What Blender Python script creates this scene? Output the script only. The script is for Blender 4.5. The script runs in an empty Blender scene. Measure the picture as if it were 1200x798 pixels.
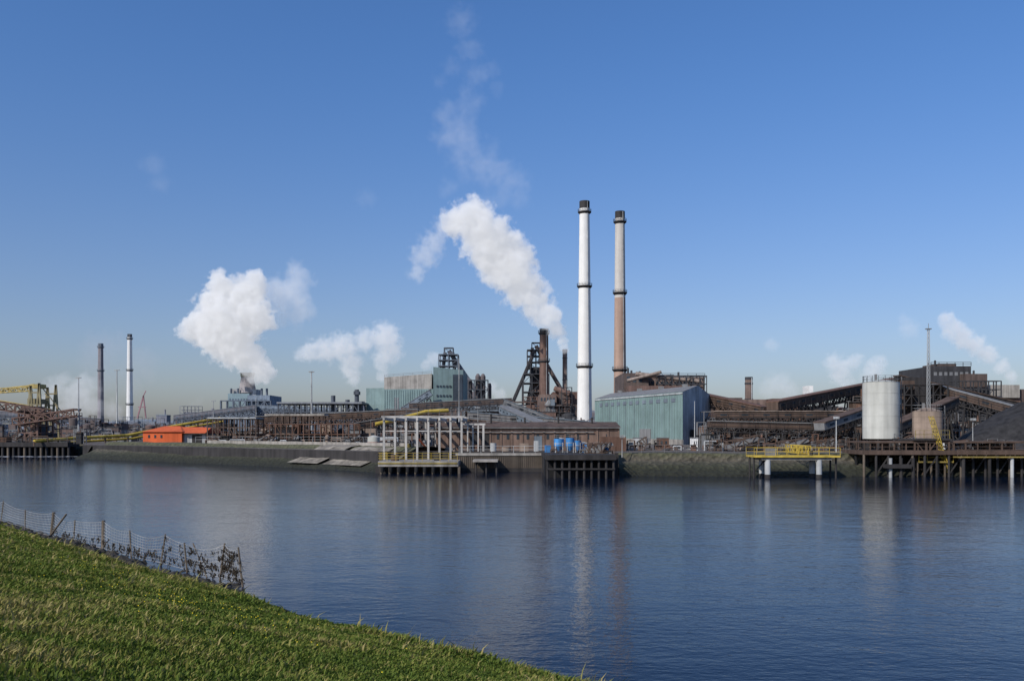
import bpy, math, random
import numpy as np
from mathutils import Vector, noise, Matrix
random.seed(7)
F=1040.0; HZ=505.0; EY=6.0; G=2.9
def X(px,d): return (px-600)/F*d
def Z(py,d): return EY+(HZ-py)/F*d
def P(px,py,d): return Vector((X(px,d),d,Z(py,d)))
scene=bpy.context.scene
# ---------------------------------------------------------------- materials
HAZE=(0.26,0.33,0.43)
_m={}
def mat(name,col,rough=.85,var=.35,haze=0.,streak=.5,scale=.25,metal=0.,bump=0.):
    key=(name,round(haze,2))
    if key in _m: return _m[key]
    m=bpy.data.materials.new(name+("_hazed" if haze>0 else "")); m.use_nodes=True
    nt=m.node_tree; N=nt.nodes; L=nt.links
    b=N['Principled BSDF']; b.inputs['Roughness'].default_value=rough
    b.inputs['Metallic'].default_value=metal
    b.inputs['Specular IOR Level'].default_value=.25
    col=tuple(c*(1-haze)+h*haze for c,h in zip(col,HAZE)); v=var*(1-haze*.7)  # aerial haze painted in: base colour blended toward HAZE, contrast lowered
    tc=N.new('ShaderNodeTexCoord')
    n1=N.new('ShaderNodeTexNoise'); n1.inputs['Scale'].default_value=scale; n1.inputs['Detail'].default_value=6
    n1.inputs['Roughness'].default_value=.65
    L.new(tc.outputs['Object'],n1.inputs['Vector'])
    mp=N.new('ShaderNodeMapping'); mp.inputs['Scale'].default_value=(1.3,1.3,.06)
    L.new(tc.outputs['Object'],mp.inputs['Vector'])
    n2=N.new('ShaderNodeTexNoise'); n2.inputs['Scale'].default_value=1.0; n2.inputs['Detail'].default_value=4
    L.new(mp.outputs['Vector'],n2.inputs['Vector'])
    mx=N.new('ShaderNodeMix'); mx.data_type='FLOAT'; mx.inputs[0].default_value=streak
    L.new(n1.outputs[0],mx.inputs[2]); L.new(n2.outputs[0],mx.inputs[3])
    r=N.new('ShaderNodeValToRGB')
    lo=tuple(max(0,c*(1-1.4*v)) for c in col)+(1,); hi=tuple(min(1,c*(1+.6*v)) for c in col)+(1,)
    r.color_ramp.elements[0].position=.34; r.color_ramp.elements[0].color=lo
    r.color_ramp.elements[1].position=.62; r.color_ramp.elements[1].color=hi
    L.new(mx.outputs[0],r.inputs[0]); L.new(r.outputs[0],b.inputs['Base Color'])
    if bump:
        bp=N.new('ShaderNodeBump'); bp.inputs['Strength'].default_value=bump
        L.new(n1.outputs[0],bp.inputs['Height']); L.new(bp.outputs[0],b.inputs['Normal'])
    _m[key]=m; return m
COL=dict(rust=(.14,.080,.057),brown=(.098,.067,.052),dark=(.040,.037,.037),black=(.015,.015,.016),teal=(.175,.25,.24),
 beige=(.33,.30,.26),white=(.74,.73,.70),yellow=(.50,.36,.06),orange=(.60,.12,.04),blue=(.05,.20,.45),
 conc=(.28,.26,.235),grey=(.19,.19,.19),lgrey=(.40,.41,.41),brick=(.17,.115,.09),glass=(.03,.04,.05),stackbrown=(.36,.25,.195),
 bluegrey=(.15,.18,.21),wood=(.13,.105,.082),silo=(.47,.47,.43),tan=(.28,.215,.17),coal=(.030,.029,.030),red=(.35,.08,.05),
 stackwhite=(.72,.71,.68),stackbeige=(.50,.47,.43),dyellow=(.26,.20,.06))
LV={'stackwhite':.07,'stackbeige':.10,'stackbrown':.12,'teal':.2,'silo':.2,'orange':.2,'grey':.28}
def M(n,h=0.,**k): return mat(n,COL[n],haze=h,var=LV.get(n,.38),**k)
# ---------------------------------------------------------------- mesh builder
class MB:
    def __init__(s,name,haze=0.): s.name=name; s.v=[]; s.f=[]; s.mi=[]; s.sm=[]; s.mats=[]; s.h=haze
    def m(s,n):
        mt=M(n,s.h) if isinstance(n,str) else n
        if mt not in s.mats: s.mats.append(mt)
        return s.mats.index(mt)
    def add(s,vs,fs,mt,smooth=False):
        o=len(s.v); s.v+= [tuple(v) for v in vs]; k=s.m(mt)
        for f in fs: s.f.append([i+o for i in f]); s.mi.append(k); s.sm.append(smooth)
    def box(s,x0,x1,y0,y1,z0,z1,mt):
        vs=[(x0,y0,z0),(x1,y0,z0),(x1,y1,z0),(x0,y1,z0),(x0,y0,z1),(x1,y0,z1),(x1,y1,z1),(x0,y1,z1)]
        s.add(vs,[(0,3,2,1),(4,5,6,7),(0,1,5,4),(1,2,6,5),(2,3,7,6),(3,0,4,7)],mt)
    def pbox(s,a,b,t,d,dep,mt,bot=None):
        s.box(X(a,d),X(b,d),d,d+dep,G-.1 if bot is None else Z(bot,d),Z(t,d),mt)
    def beam(s,p,q,w,mt,h=None):
        p=Vector(p);q=Vector(q);h=h or w; d=(q-p)
        if d.length<1e-5: return
        d.normalize(); up=Vector((0,0,1)) if abs(d.z)<.95 else Vector((0,1,0))
        a=d.cross(up).normalized()*w/2; c=a.cross(d).normalized()*h/2
        vs=[p-a-c,p+a-c,p+a+c,p-a+c,q-a-c,q+a-c,q+a+c,q-a+c]
        s.add(vs,[(0,3,2,1),(4,5,6,7),(0,1,5,4),(1,2,6,5),(2,3,7,6),(3,0,4,7)],mt)
    def cyl(s,p,q,r0,mt,r1=None,n=12,caps=True):
        p=Vector(p);q=Vector(q); r1=r0 if r1 is None else r1; d=(q-p).normalized()
        up=Vector((0,0,1)) if abs(d.z)<.95 else Vector((0,1,0))
        a=d.cross(up).normalized(); c=a.cross(d)
        vs=[p+(a*math.cos(t)+c*math.sin(t))*r0 for t in [2*math.pi*i/n for i in range(n)]]
        vs+=[q+(a*math.cos(t)+c*math.sin(t))*r1 for t in [2*math.pi*i/n for i in range(n)]]
        s.add(vs,[(i,n+i,n+(i+1)%n,(i+1)%n) for i in range(n)],mt,True)
        if caps: s.add(vs,[tuple(range(n)),tuple(range(2*n-1,n-1,-1))],mt)
    def prism(s,poly,z0,zt,mt,roof=None):
        n=len(poly)
        if not hasattr(zt,'__len__'): zt=[zt]*n
        vs=[(x,y,z0) for x,y in poly]+[(x,y,z) for (x,y),z in zip(poly,zt)]
        s.add(vs,[(i,(i+1)%n,n+(i+1)%n,n+i) for i in range(n)],mt)
        s.add(vs,[tuple(range(n-1,-1,-1))],mt); s.add(vs,[tuple(range(n,2*n))],roof or mt)
    def rail(s,pts,h,mt,w=.06,step=1.5,levels=2):
        for p,q in zip(pts,pts[1:]):
            p=Vector(p);q=Vector(q); n=max(1,int((q-p).length/step))
            for i in range(n+1):
                a=p.lerp(q,i/n); s.beam(a,a+Vector((0,0,h)),w,mt)
            for k in range(levels):
                z=Vector((0,0,h*(k+1)/levels)); s.beam(p+z,q+z,w,mt)
    def truss(s,p,q,w,h,mt,t=.15,n=None):
        p=Vector(p);q=Vector(q);d=q-p; n=n or max(2,int(d.length/h/1.1))
        sd=d.cross(Vector((0,0,1)))
        sd=(sd.normalized() if sd.length>1e-4 else Vector((1,0,0)))*w/2
        up=sd.cross(d).normalized()*h if abs(d.z)<d.length*.95 else Vector((0,h,0))
        if up.z<0: up=-up
        for sg in(-1,1):
            for k in(0,1): s.beam(p+sd*sg+up*k,q+sd*sg+up*k,t,mt)
            for i in range(n):
                a=p+d*(i/n)+sd*sg; b=p+d*((i+1)/n)+sd*sg
                s.beam(a,a+up,t*.8,mt)
                if i%2: s.beam(a,b+up,t*.8,mt)
                else: s.beam(a+up,b,t*.8,mt)
        for i in range(n+1):
            a=p+d*(i/n); s.beam(a-sd,a+sd,t*.8,mt); s.beam(a-sd+up,a+sd+up,t*.8,mt)
    def conveyor(s,p,q,w,h,mt,roof,steel,legs=4,g=G,t=.22,windows=True):
        p=Vector(p);q=Vector(q);d=q-p; sd=d.cross(Vector((0,0,1))).normalized()
        s.beam(p,q,w,mt,h); u=Vector((0,0,h/2+.12)); s.beam(p+u,q+u,w+.4,roof,.2)
        s.truss(p-Vector((0,0,h*1.35)),q-Vector((0,0,h*1.35)),w*.9,h*.8,steel,t)
        s.rail([p+sd*(w/2+.5)-Vector((0,0,h*.4)),q+sd*(w/2+.5)-Vector((0,0,h*.4))],1.1,steel,t*.35,2.5)
        if windows:
            n=int(d.length/4)
            for i in range(n):
                for sg in(-1,1):
                    a=p+d*((i+.3)/n)+sd*sg*(w/2+.02); b=p+d*((i+.6)/n)+sd*sg*(w/2+.02); s.beam(a,b,.06,'glass',h*.3)
        for i in range(legs):
            c=p+d*((i+.5)/legs)-Vector((0,0,h*1.2))
            if c.z-g<1.5: continue
            a0=Vector((c.x,c.y,g))
            for sg in(-1,1):
                s.beam(a0+sd*sg*w*.9,c+sd*sg*w*.4,t*1.3,steel)
            k=max(1,int((c.z-g)/5))
            for j in range(k):
                f0=j/k; f1=(j+1)/k
                A=lambda f,sg:(a0+sd*sg*w*.9).lerp(c+sd*sg*w*.4,f)
                s.beam(A(f0,-1),A(f1,1),t*.7,steel); s.beam(A(f0,1),A(f1,-1),t*.7,steel); s.beam(A(f1,-1),A(f1,1),t*.7,steel)
    def tower(s,x,y,z0,z1,w0,w1,mt,t=.2,n=6):
        for i in range(n):
            f0=i/n;f1=(i+1)/n; a=w0+(w1-w0)*f0; b=w0+(w1-w0)*f1; za=z0+(z1-z0)*f0; zb=z0+(z1-z0)*f1
            cs=[(-1,-1),(1,-1),(1,1),(-1,1)]
            for k in range(4):
                c=cs[k]; e=cs[(k+1)%4]
                p=Vector((x+c[0]*a/2,y+c[1]*a/2,za)); q=Vector((x+c[0]*b/2,y+c[1]*b/2,zb)); r=Vector((x+e[0]*b/2,y+e[1]*b/2,zb)); 
                s.beam(p,q,t,mt); s.beam(q,r,t*.8,mt); s.beam(p,r,t*.6,mt)
    def ring(s,x,y,z,r,mt,h=.4,w=.8,n=16):
        s.cyl((x,y,z),(x,y,z+h),r+w,mt,n=n)
    def frame(s,x0,x1,y0,y1,z0,z1,nx,nz,mt,t=.25,brace=.4,slab=None):
        ny=2
        for i in range(nx+1):
            x=x0+(x1-x0)*i/nx
            for y in(y0,y1): s.beam((x,y,z0),(x,y,z1),t,mt)
            for k in range(1,nz+1):
                z=z0+(z1-z0)*k/nz; s.beam((x,y0,z),(x,y1,z),t*.8,mt)
        for k in range(1,nz+1):
            z=z0+(z1-z0)*k/nz
            for y in(y0,y1): s.beam((x0,y,z),(x1,y,z),t*.9,mt)
            if slab: s.box(x0+.1,x1-.1,y0+.15,y1-.15,z-.06,z+.06,slab)
        for i in range(nx):
            for k in range(nz):
                if random.random()<brace:
                    xa=x0+(x1-x0)*i/nx; xb=x0+(x1-x0)*(i+1)/nx; za=z0+(z1-z0)*k/nz; zb=z0+(z1-z0)*(k+1)/nz
                    if random.random()<.5: za,zb=zb,za
                    s.beam((xa,y0,za),(xb,y0,zb),t*.6,mt)
    def windows(s,A,B,z0,z1,n,mt='glass',fill=.6,proud=.05):
        A=Vector((A[0],A[1],0));B=Vector((B[0],B[1],0));d=B-A
        for i in range(n):
            a=A+d*((i+.5-fill/2)/n); b=A+d*((i+.5+fill/2)/n); z=(z0+z1)/2
            s.beam((a.x,a.y,z),(b.x,b.y,z),proud*2,mt,z1-z0)
    def clutter(s,a,b,t,d,dep,n,mts=('rust','brown','dark','grey'),hmin=.3,seed=0):
        R=random.Random(seed*77+int(a)); x0=X(a,d);x1=X(b,d); H=Z(t,d)-G; W=x1-x0
        for i in range(n):
            h=H*R.uniform(hmin,1)*(1 if R.random()<.35 else .7); x=R.uniform(x0,x1); y=d+R.uniform(0,dep); mt=R.choice(mts); k=R.random()
            w=min(W*.3,H*R.uniform(.16,.75)); w=max(w,.6)
            x=min(max(x,x0+w/2),x1-w/2)
            if k<.27:
                s.box(x-w/2,x+w/2,y,y+w,G,G+h*.75,mt); s.box(x-w/2-.2,x+w/2+.2,y-.2,y+w+.2,G+h*.75,G+h*.78,'dark')
                if R.random()<.6: s.windows((x-w*.45,y-.02),(x+w*.45,y-.02),G+h*.4,G+h*.5,max(2,int(w/2)))
                if R.random()<.7: s.cyl((x+w*.2,y+w*.4,G+h*.78),(x+w*.2,y+w*.4,G+h),w*.06+.1,'rust',n=8)
                if R.random()<.7: s.rail([(x-w/2,y,G+h*.78),(x+w/2,y,G+h*.78)],1.,'grey',.03+H*.003,1.5)
            elif k<.38:
                r=w*.3; s.cyl((x,y+r,G),(x,y+r,G+h*.8),r,mt,n=14); s.cyl((x,y+r,G+h*.8),(x,y+r,G+h*.9),r,mt,r1=r*.2,n=14)
                s.ring(x,y+r,G+h*.5,r,'dark',.12,.3,12)
            elif k<.68:
                s.frame(x-w/2,x+w/2,y,y+w*.6,G,G+h,max(1,int(w/2.5)),max(1,int(h/2.6)),R.choice(('brown','dark','rust','grey')),.09+H*.007,.6,'dark')
                if R.random()<.5: s.box(x-w*.3,x+w*.3,y+.3,y+w*.5,G+h*.5,G+h*.8,mt)
            elif k<.83:
                z=G+h*.7; L=w*1.5; rr=.1+H*.012
                s.cyl((x-L/2,y,z),(x+L/2,y,z),rr,mt,n=8); s.cyl((x+L/2,y,z),(x+L/2,y,G),rr,mt,n=8); s.cyl((x-L/2,y,z),(x-L/2,y,G),rr,mt,n=8)
                s.cyl((x-L/2,y+.8,z*.9),(x+L*.7,y+.8,z*.9),rr*.6,R.choice(('lgrey','grey','tan')),n=8)
            elif k<.92:
                s.truss((x-w,y,G+h*.3),(x+w,y,G+h*.85),1.2,1.2,'brown',.12); s.beam((x+w,y,G),(x+w,y,G+h*.85),.25,'dark'); s.beam((x-w,y,G+h*.5),(x+w,y,G+h*.5+1.2),1.,'grey',.5)
            else:
                s.beam((x,y,G),(x,y,G+h*1.12),.06+H*.004,'grey'); s.beam((x-.5,y,G+h*1.12),(x+.5,y,G+h*1.12),.06+H*.004,'grey')
    def done(s):
        me=bpy.data.meshes.new(s.name); me.from_pydata(s.v,[],s.f)
        for m in s.mats: me.materials.append(m)
        me.polygons.foreach_set('material_index',s.mi); me.polygons.foreach_set('use_smooth',s.sm)
        me.update(); o=bpy.data.objects.new(s.name,me); scene.collection.objects.link(o); return o

# ---------------------------------------------------------------- camera, light, sky
cam=bpy.data.cameras.new('camera'); co=bpy.data.objects.new('camera',cam); scene.collection.objects.link(co)
co.location=(0,0,EY); co.rotation_euler=(math.pi/2,0,0); cam.sensor_width=36; cam.lens=36*F/1200
cam.shift_y=(HZ-399)/1200; cam.clip_end=30000; cam.clip_start=.1; scene.camera=co
SE=math.radians(36); SA=math.radians(222)
sd=Vector((math.sin(SA)*math.cos(SE),math.cos(SA)*math.cos(SE),math.sin(SE)))
sl=bpy.data.lights.new('sun','SUN'); sl.energy=3.9; sl.angle=math.radians(.5); sl.color=(1,.92,.82)
so=bpy.data.objects.new('sun',sl); scene.collection.objects.link(so); so.rotation_euler=(-sd).to_track_quat('-Z','Y').to_euler()
w=bpy.data.worlds.new('World'); scene.world=w; w.use_nodes=True
nt=w.node_tree; N=nt.nodes; L=nt.links; sky=N.new('ShaderNodeTexSky'); sky.sky_type='NISHITA'; sky.sun_disc=False
sky.sun_elevation=SE; sky.sun_rotation=SA; sky.air_density=1.0; sky.dust_density=1.3; sky.ozone_density=1.6; sky.altitude=0
tc=N.new('ShaderNodeTexCoord'); sp=N.new('ShaderNodeSeparateXYZ'); L.new(tc.outputs['Generated'],sp.inputs[0])
mr=N.new('ShaderNodeMapRange'); mr.inputs[1].default_value=0; mr.inputs[2].default_value=.45; mr.interpolation_type='SMOOTHSTEP'; L.new(sp.outputs[2],mr.inputs[0])
mx=N.new('ShaderNodeMix'); mx.data_type='RGBA'; mx.inputs[6].default_value=(.97,1.0,1.24,1); mx.inputs[7].default_value=(.70,1.10,1.62,1); L.new(mr.outputs[0],mx.inputs[0])
mu=N.new('ShaderNodeMix'); mu.data_type='RGBA'; mu.blend_type='MULTIPLY'; mu.inputs[0].default_value=1; L.new(sky.outputs[0],mu.inputs[6]); L.new(mx.outputs[2],mu.inputs[7])
L.new(mu.outputs[2],N['Background'].inputs[0]); N['Background'].inputs[1].default_value=.088
scene.view_settings.view_transform='Standard'; scene.view_settings.look='None'; scene.view_settings.exposure=0

# ---------------------------------------------------------------- water
def newmat(n):
    m=bpy.data.materials.new(n); m.use_nodes=True; return m,m.node_tree.nodes,m.node_tree.links
m,N,L=newmat('river_water'); b=N['Principled BSDF']; b.inputs['Base Color'].default_value=(.003,.008,.022,1)
b.inputs['Roughness'].default_value=.07; b.inputs['IOR'].default_value=1.30; b.inputs['Specular IOR Level'].default_value=.26
tc=N.new('ShaderNodeTexCoord'); hs=[]
for sc,st in (((1.8,2.8,1),.024),((.28,.5,1),.045),((5.5,8,1),.009)):
    mp=N.new('ShaderNodeMapping'); mp.inputs['Scale'].default_value=sc; mp.inputs['Rotation'].default_value=(0,0,.3)
    L.new(tc.outputs['Object'],mp.inputs[0]); n=N.new('ShaderNodeTexNoise'); n.inputs['Scale'].default_value=1; n.inputs['Detail'].default_value=3
    L.new(mp.outputs[0],n.inputs['Vector']); mu=N.new('ShaderNodeMath'); mu.operation='MULTIPLY'; mu.inputs[1].default_value=st
    L.new(n.outputs[0],mu.inputs[0]); hs.append(mu)
a1=N.new('ShaderNodeMath'); L.new(hs[0].outputs[0],a1.inputs[0]); L.new(hs[1].outputs[0],a1.inputs[1])
a2=N.new('ShaderNodeMath'); L.new(a1.outputs[0],a2.inputs[0]); L.new(hs[2].outputs[0],a2.inputs[1])
nb=N.new('ShaderNodeTexNoise'); nb.inputs['Scale'].default_value=.03; L.new(tc.outputs['Object'],nb.inputs['Vector'])
mr=N.new('ShaderNodeMapRange'); mr.inputs[1].default_value=.38; mr.inputs[2].default_value=.62; mr.inputs[3].default_value=.6; mr.inputs[4].default_value=1.
L.new(nb.outputs[0],mr.inputs[0])
bp=N.new('ShaderNodeBump'); bp.inputs['Distance'].default_value=1; L.new(mr.outputs[0],bp.inputs['Strength'])
L.new(a2.outputs[0],bp.inputs['Height']); L.new(bp.outputs[0],b.inputs['Normal'])
wb=MB('river_water'); S=12000; wb.add([(-S,-S,0),(S,-S,0),(S,S,0),(-S,S,0)],[(0,1,2,3)],m); wb.done()

# ---------------------------------------------------------------- far land
gm=mat('works_yard_ground',(.12,.10,.085),scale=.08,streak=0,var=.4)
shore=[(-9000,223),(X(-300,223),223),(X(100,223),223),(X(97,200),200),(X(200,177),177),(X(330,153),153),(X(440,134),134),(X(540,133),133),(X(640,133),133),
       (X(728,125),125),(X(880,122),122),(X(1010,123),123),(X(1210,124),124),(X(1500,120),120),(9000,120)]
lb=MB('ground'); n=len(shore)
vs=[(x,y,G) for x,y in shore]+[(x,y,-2) for x,y in shore]+[(9000,12000,G),(-9000,12000,G)]
lb.add(vs,[tuple(list(range(n))+[2*n,2*n+1])],gm)
lb.add(vs,[(i,n+i,n+i+1,i+1) for i in range(n-1)],M('dark')); lb.done()
m,N,L=newmat('stone_revetment'); b=N['Principled BSDF']; b.inputs['Roughness'].default_value=.95
tc=N.new('ShaderNodeTexCoord'); sp=N.new('ShaderNodeSeparateXYZ'); L.new(tc.outputs['Object'],sp.inputs[0])
nz=N.new('ShaderNodeTexNoise'); nz.inputs['Scale'].default_value=.5; nz.inputs['Detail'].default_value=8; nz.inputs['Roughness'].default_value=.7; L.new(tc.outputs['Object'],nz.inputs['Vector'])
ma=N.new('ShaderNodeMath'); ma.operation='MULTIPLY_ADD'; ma.inputs[1].default_value=1.6; L.new(nz.outputs[0],ma.inputs[0]); L.new(sp.outputs[2],ma.inputs[2])
r=N.new('ShaderNodeValToRGB'); e=r.color_ramp.elements; mr=N.new('ShaderNodeMapRange'); mr.inputs[1].default_value=.4; mr.inputs[2].default_value=4.6; L.new(ma.outputs[0],mr.inputs[0]); L.new(mr.outputs[0],r.inputs[0])
e[0].position=0; e[0].color=(.012,.013,.009,1); e[1].position=1; e[1].color=(.12,.12,.06,1)
for p,c in ((.28,(.028,.030,.015,1)),(.42,(.05,.052,.03,1)),(.58,(.12,.105,.08,1)),(.8,(.095,.095,.05,1))): q=e.new(p); q.color=c
vo=N.new('ShaderNodeTexVoronoi'); vo.inputs['Scale'].default_value=1.6; L.new(tc.outputs['Object'],vo.inputs['Vector'])
bw=N.new('ShaderNodeRGBToBW'); L.new(vo.outputs['Color'],bw.inputs[0])
mx=N.new('ShaderNodeMix'); mx.data_type='RGBA'; mx.blend_type='MULTIPLY'; mx.inputs[0].default_value=.55
L.new(r.outputs[0],mx.inputs[6]); L.new(bw.outputs[0],mx.inputs[7]); L.new(mx.outputs[2],b.inputs['Base Color'])
bp=N.new('ShaderNodeBump'); bp.inputs['Distance'].default_value=.3; L.new(vo.outputs[0],bp.inputs['Height']); L.new(bp.outputs[0],b.inputs['Normal'])
stone=m
def bank(name,line,prof,mt,sub=3.,rough=1.):
    pts=[]
    for (x0,y0),(x1,y1) in zip(line,line[1:]):
        k=max(1,int(math.hypot(x1-x0,y1-y0)/sub))
        for i in range(k): pts.append((x0+(x1-x0)*i/k,y0+(y1-y0)*i/k))
    pts.append(line[-1]); vs=[]; np_=len(prof)
    for i,(x,y) in enumerate(pts):
        q=pts[min(i+1,len(pts)-1)]; p=pts[max(i-1,0)]; dx,dy=q[0]-p[0],q[1]-p[1]; l=math.hypot(dx,dy); nx,ny=-dy/l,dx/l
        for j,(o,z) in enumerate(prof):
            h=noise.noise(Vector((x*.15,y*.15,j)))*.5*rough
            vs.append((x+nx*(o+h),y+ny*(o+h),z+(noise.noise(Vector((x*.4,y*.4,j*3)))*.18*rough if 0<j<np_-1 else 0)))
    fs=[(i*np_+j,(i+1)*np_+j,(i+1)*np_+j+1,i*np_+j+1) for i in range(len(pts)-1) for j in range(np_-1)]
    b=MB(name); b.add(vs,fs,mt); return b.done()
bank('river_bank',[(X(86,192),192),(X(200,171),171),(X(330,147),147),(X(440,129),129)],[(-1.5,-.8),(1,.5),(3,1.2),(6,2.5),(8,3.5),(11,3.6),(14,3.2),(17,2.7)],stone)
bank('river_bank',[(X(726,118),118),(X(880,116.5),116.5),(X(1010,117),117),(X(1210,118),118),(X(1500,114),114)],[(-1,-.6),(.6,.4),(1.8,.8),(3.2,1.5),(4.6,1.9),(4.8,2.9),(6.4,3.0),(8,2.8)],stone)
bank('river_bank',[(X(-300,220),220),(X(60,220),220),(X(99,219),219),(X(95,196),196)],[(-.5,-.6),(.5,.6),(1.4,1.2),(2,2.6),(3.5,2.7)],stone)
slipm=mat('slip_concrete',(.23,.205,.17),var=.55,scale=.6,streak=.2)
pf=[(.7,.85),(3,1.6),(5.6,2.8),(7.2,3.45),(9.,3.7),(9.6,3.5)]
def on(px0,px1):
    A=lambda px:(X(330,147)+(X(440,129)-X(330,147))*(px-330)/110,147-18*(px-330)/110); return [A(px0),A(px1)]
bank('boat_slipway',on(332,370),pf,slipm,1.2,.5)
bank('boat_slipway',on(374,418),[(o+.3,z-.08) for o,z in pf],slipm,1.2,.5)
b=MB('river_bank_wall'); 
for (p0,p1) in (((200,171),(330,147)),((330,147),(440,129))):
    b.beam((X(p0[0],p0[1])+4,p0[1]+9.5,3.7),(X(p1[0],p1[1])+4,p1[1]+9.5,3.7),.4,'conc',.8)
b.done()
b=MB('water_foam'); fm=mat('foam',(.8,.82,.85),rough=.6,var=.1)
for i in range(60):
    x=X(-60+i*2.4,207); y=208+random.uniform(-1.5,1.5); w_=random.uniform(.3,1.1); b.add([(x,y-w_*1.1,.03+i*.0005),(x+.75,y-w_,.03),(x+.8,y+w_*.7,.03),(x+.1,y+w_*.7,.03)],[(0,1,2,3)],fm)
b.done()
b=MB('loading_quay'); x0,x1=X(-120,222),X(98,222)
b.box(x0,x1,214,220,2.2,3.3,'dark')
for i in range(36):
    x=x0+(x1-x0)*i/35; b.cyl((x,214.6,-1),(x,214.6,2.2),.35,'wood' if i%3==0 else 'dark',n=8)
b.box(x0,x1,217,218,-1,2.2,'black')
b.rail([(x0,214.3,3.3),(x1,214.3,3.3)],1.1,'brown',.08,3); b.clutter(-100,96,502,214,4,26,seed=71,mts=('dark','brown','rust','grey')); b.done()

# ---------------------------------------------------------------- smokestacks
def stack(px,top,wb_,wt,d,kind,haze=0.,rings=True):
    b=MB('smokestack',haze); x=X(px,d); z1=Z(top,d); r0=wb_/2/F*d; r1=wt/2/F*d; Hh=z1-G
    R=lambda f:r0+(r1-r0)*f
    seg={'white':[(0,'stackwhite',1)],'brown':[(0,'stackbrown',.62),(.62,'stackbeige',1)],'rust':[(0,'rust',1)],'red':[(0,'brick',1)]}[kind]
    for f0,mt,f1 in seg: b.cyl((x,d,G+Hh*f0),(x,d,G+Hh*f1),R(f0),mt,r1=R(f1),n=32)
    b.cyl((x,d,z1-Hh*.028),(x,d,z1+.3),r1*1.05,'dark',n=28)
    if rings:
      for f in ((.30,.64,.955) if kind in('white','brown') else (.7,.96)):
        z=G+Hh*f; b.cyl((x,d,z),(x,d,z+.35),R(f)+.8,'dark',n=24); b.cyl((x,d,z-.8),(x,d,z),R(f)+.02,'dark',r1=R(f)+.7,n=24)
        ps=[(x+(R(f)+.75)*math.cos(t),d+(R(f)+.75)*math.sin(t),z+.35) for t in [i*math.pi/8 for i in range(17)]]
        b.rail(ps,1.2,'grey',.09,3)
    else:
        for f in (.35,.65,.9): b.cyl((x,d,G+Hh*f),(x,d,G+Hh*f+.5),R(f)+.12,'dark',n=24)
    b.beam((x+R(0)*.5,d-R(0)*.87-.2,G),(x+R(1)*.5,d-R(1)*.87-.2,z1),.2,'lgrey')
    return b.done()
stack(685,237,18,11.5,420,'white'); stack(726.5,249,15.5,11,400,'brown')
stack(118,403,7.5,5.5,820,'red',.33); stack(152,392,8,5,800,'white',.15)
stack(637.5,386,11.5,10,470,'rust',.05); stack(662,410,6,5.5,480,'red',.05,False); stack(877.5,443,9.5,8.5,260,'red',.05,False)

# ---------------------------------------------------------------- steel works: distant band
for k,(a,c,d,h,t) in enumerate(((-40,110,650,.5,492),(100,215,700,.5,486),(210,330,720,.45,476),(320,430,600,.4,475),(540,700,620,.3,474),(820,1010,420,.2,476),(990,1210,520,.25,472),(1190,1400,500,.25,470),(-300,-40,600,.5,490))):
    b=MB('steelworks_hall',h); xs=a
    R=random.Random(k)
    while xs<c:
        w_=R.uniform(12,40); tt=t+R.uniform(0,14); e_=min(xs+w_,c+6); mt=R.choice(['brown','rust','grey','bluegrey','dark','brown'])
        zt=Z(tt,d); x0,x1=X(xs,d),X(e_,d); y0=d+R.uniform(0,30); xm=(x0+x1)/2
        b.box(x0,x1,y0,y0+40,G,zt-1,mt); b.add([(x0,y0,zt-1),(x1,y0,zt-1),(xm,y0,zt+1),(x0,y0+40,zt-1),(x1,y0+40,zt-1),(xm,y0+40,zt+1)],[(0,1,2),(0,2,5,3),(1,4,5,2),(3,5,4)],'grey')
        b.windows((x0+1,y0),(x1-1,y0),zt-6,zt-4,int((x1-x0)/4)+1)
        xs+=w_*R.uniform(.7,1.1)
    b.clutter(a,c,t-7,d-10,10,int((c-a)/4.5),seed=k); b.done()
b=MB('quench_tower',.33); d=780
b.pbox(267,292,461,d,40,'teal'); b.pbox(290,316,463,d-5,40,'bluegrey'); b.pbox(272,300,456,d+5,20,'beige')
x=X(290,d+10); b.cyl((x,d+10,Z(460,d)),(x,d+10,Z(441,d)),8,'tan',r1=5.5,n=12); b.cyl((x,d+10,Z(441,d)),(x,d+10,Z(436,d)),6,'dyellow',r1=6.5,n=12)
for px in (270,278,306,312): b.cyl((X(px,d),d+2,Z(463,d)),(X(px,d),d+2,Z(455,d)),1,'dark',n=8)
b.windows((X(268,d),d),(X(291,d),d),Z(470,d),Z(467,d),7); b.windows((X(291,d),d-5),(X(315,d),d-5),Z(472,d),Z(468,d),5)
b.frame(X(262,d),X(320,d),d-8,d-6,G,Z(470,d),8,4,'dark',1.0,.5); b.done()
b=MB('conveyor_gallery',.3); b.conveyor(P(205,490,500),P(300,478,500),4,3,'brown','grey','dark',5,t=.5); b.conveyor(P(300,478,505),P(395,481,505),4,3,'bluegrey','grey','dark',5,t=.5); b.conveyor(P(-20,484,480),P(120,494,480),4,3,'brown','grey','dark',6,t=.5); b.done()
b=MB('steel_frame_hall',.2); d=430
b.frame(X(326,d),X(420,d),d,d+20,G,Z(473,d),14,4,'dark',.6,.6); b.pbox(324,424,471,d-1,22,'grey',bot=473)
for px,t in ((388,463),(405,468),(416,456),(421,470)): b.cyl((X(px,d),d+5,G),(X(px,d),d+5,Z(t,d)),1.1,'dark',n=10)
b.box(X(413,d),X(419,d),d+3,d+8,Z(462,d),Z(458,d),'dark'); b.done()
b=MB('harbour_crane',.2); d=330; t=.65; Y_='dyellow'
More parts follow.
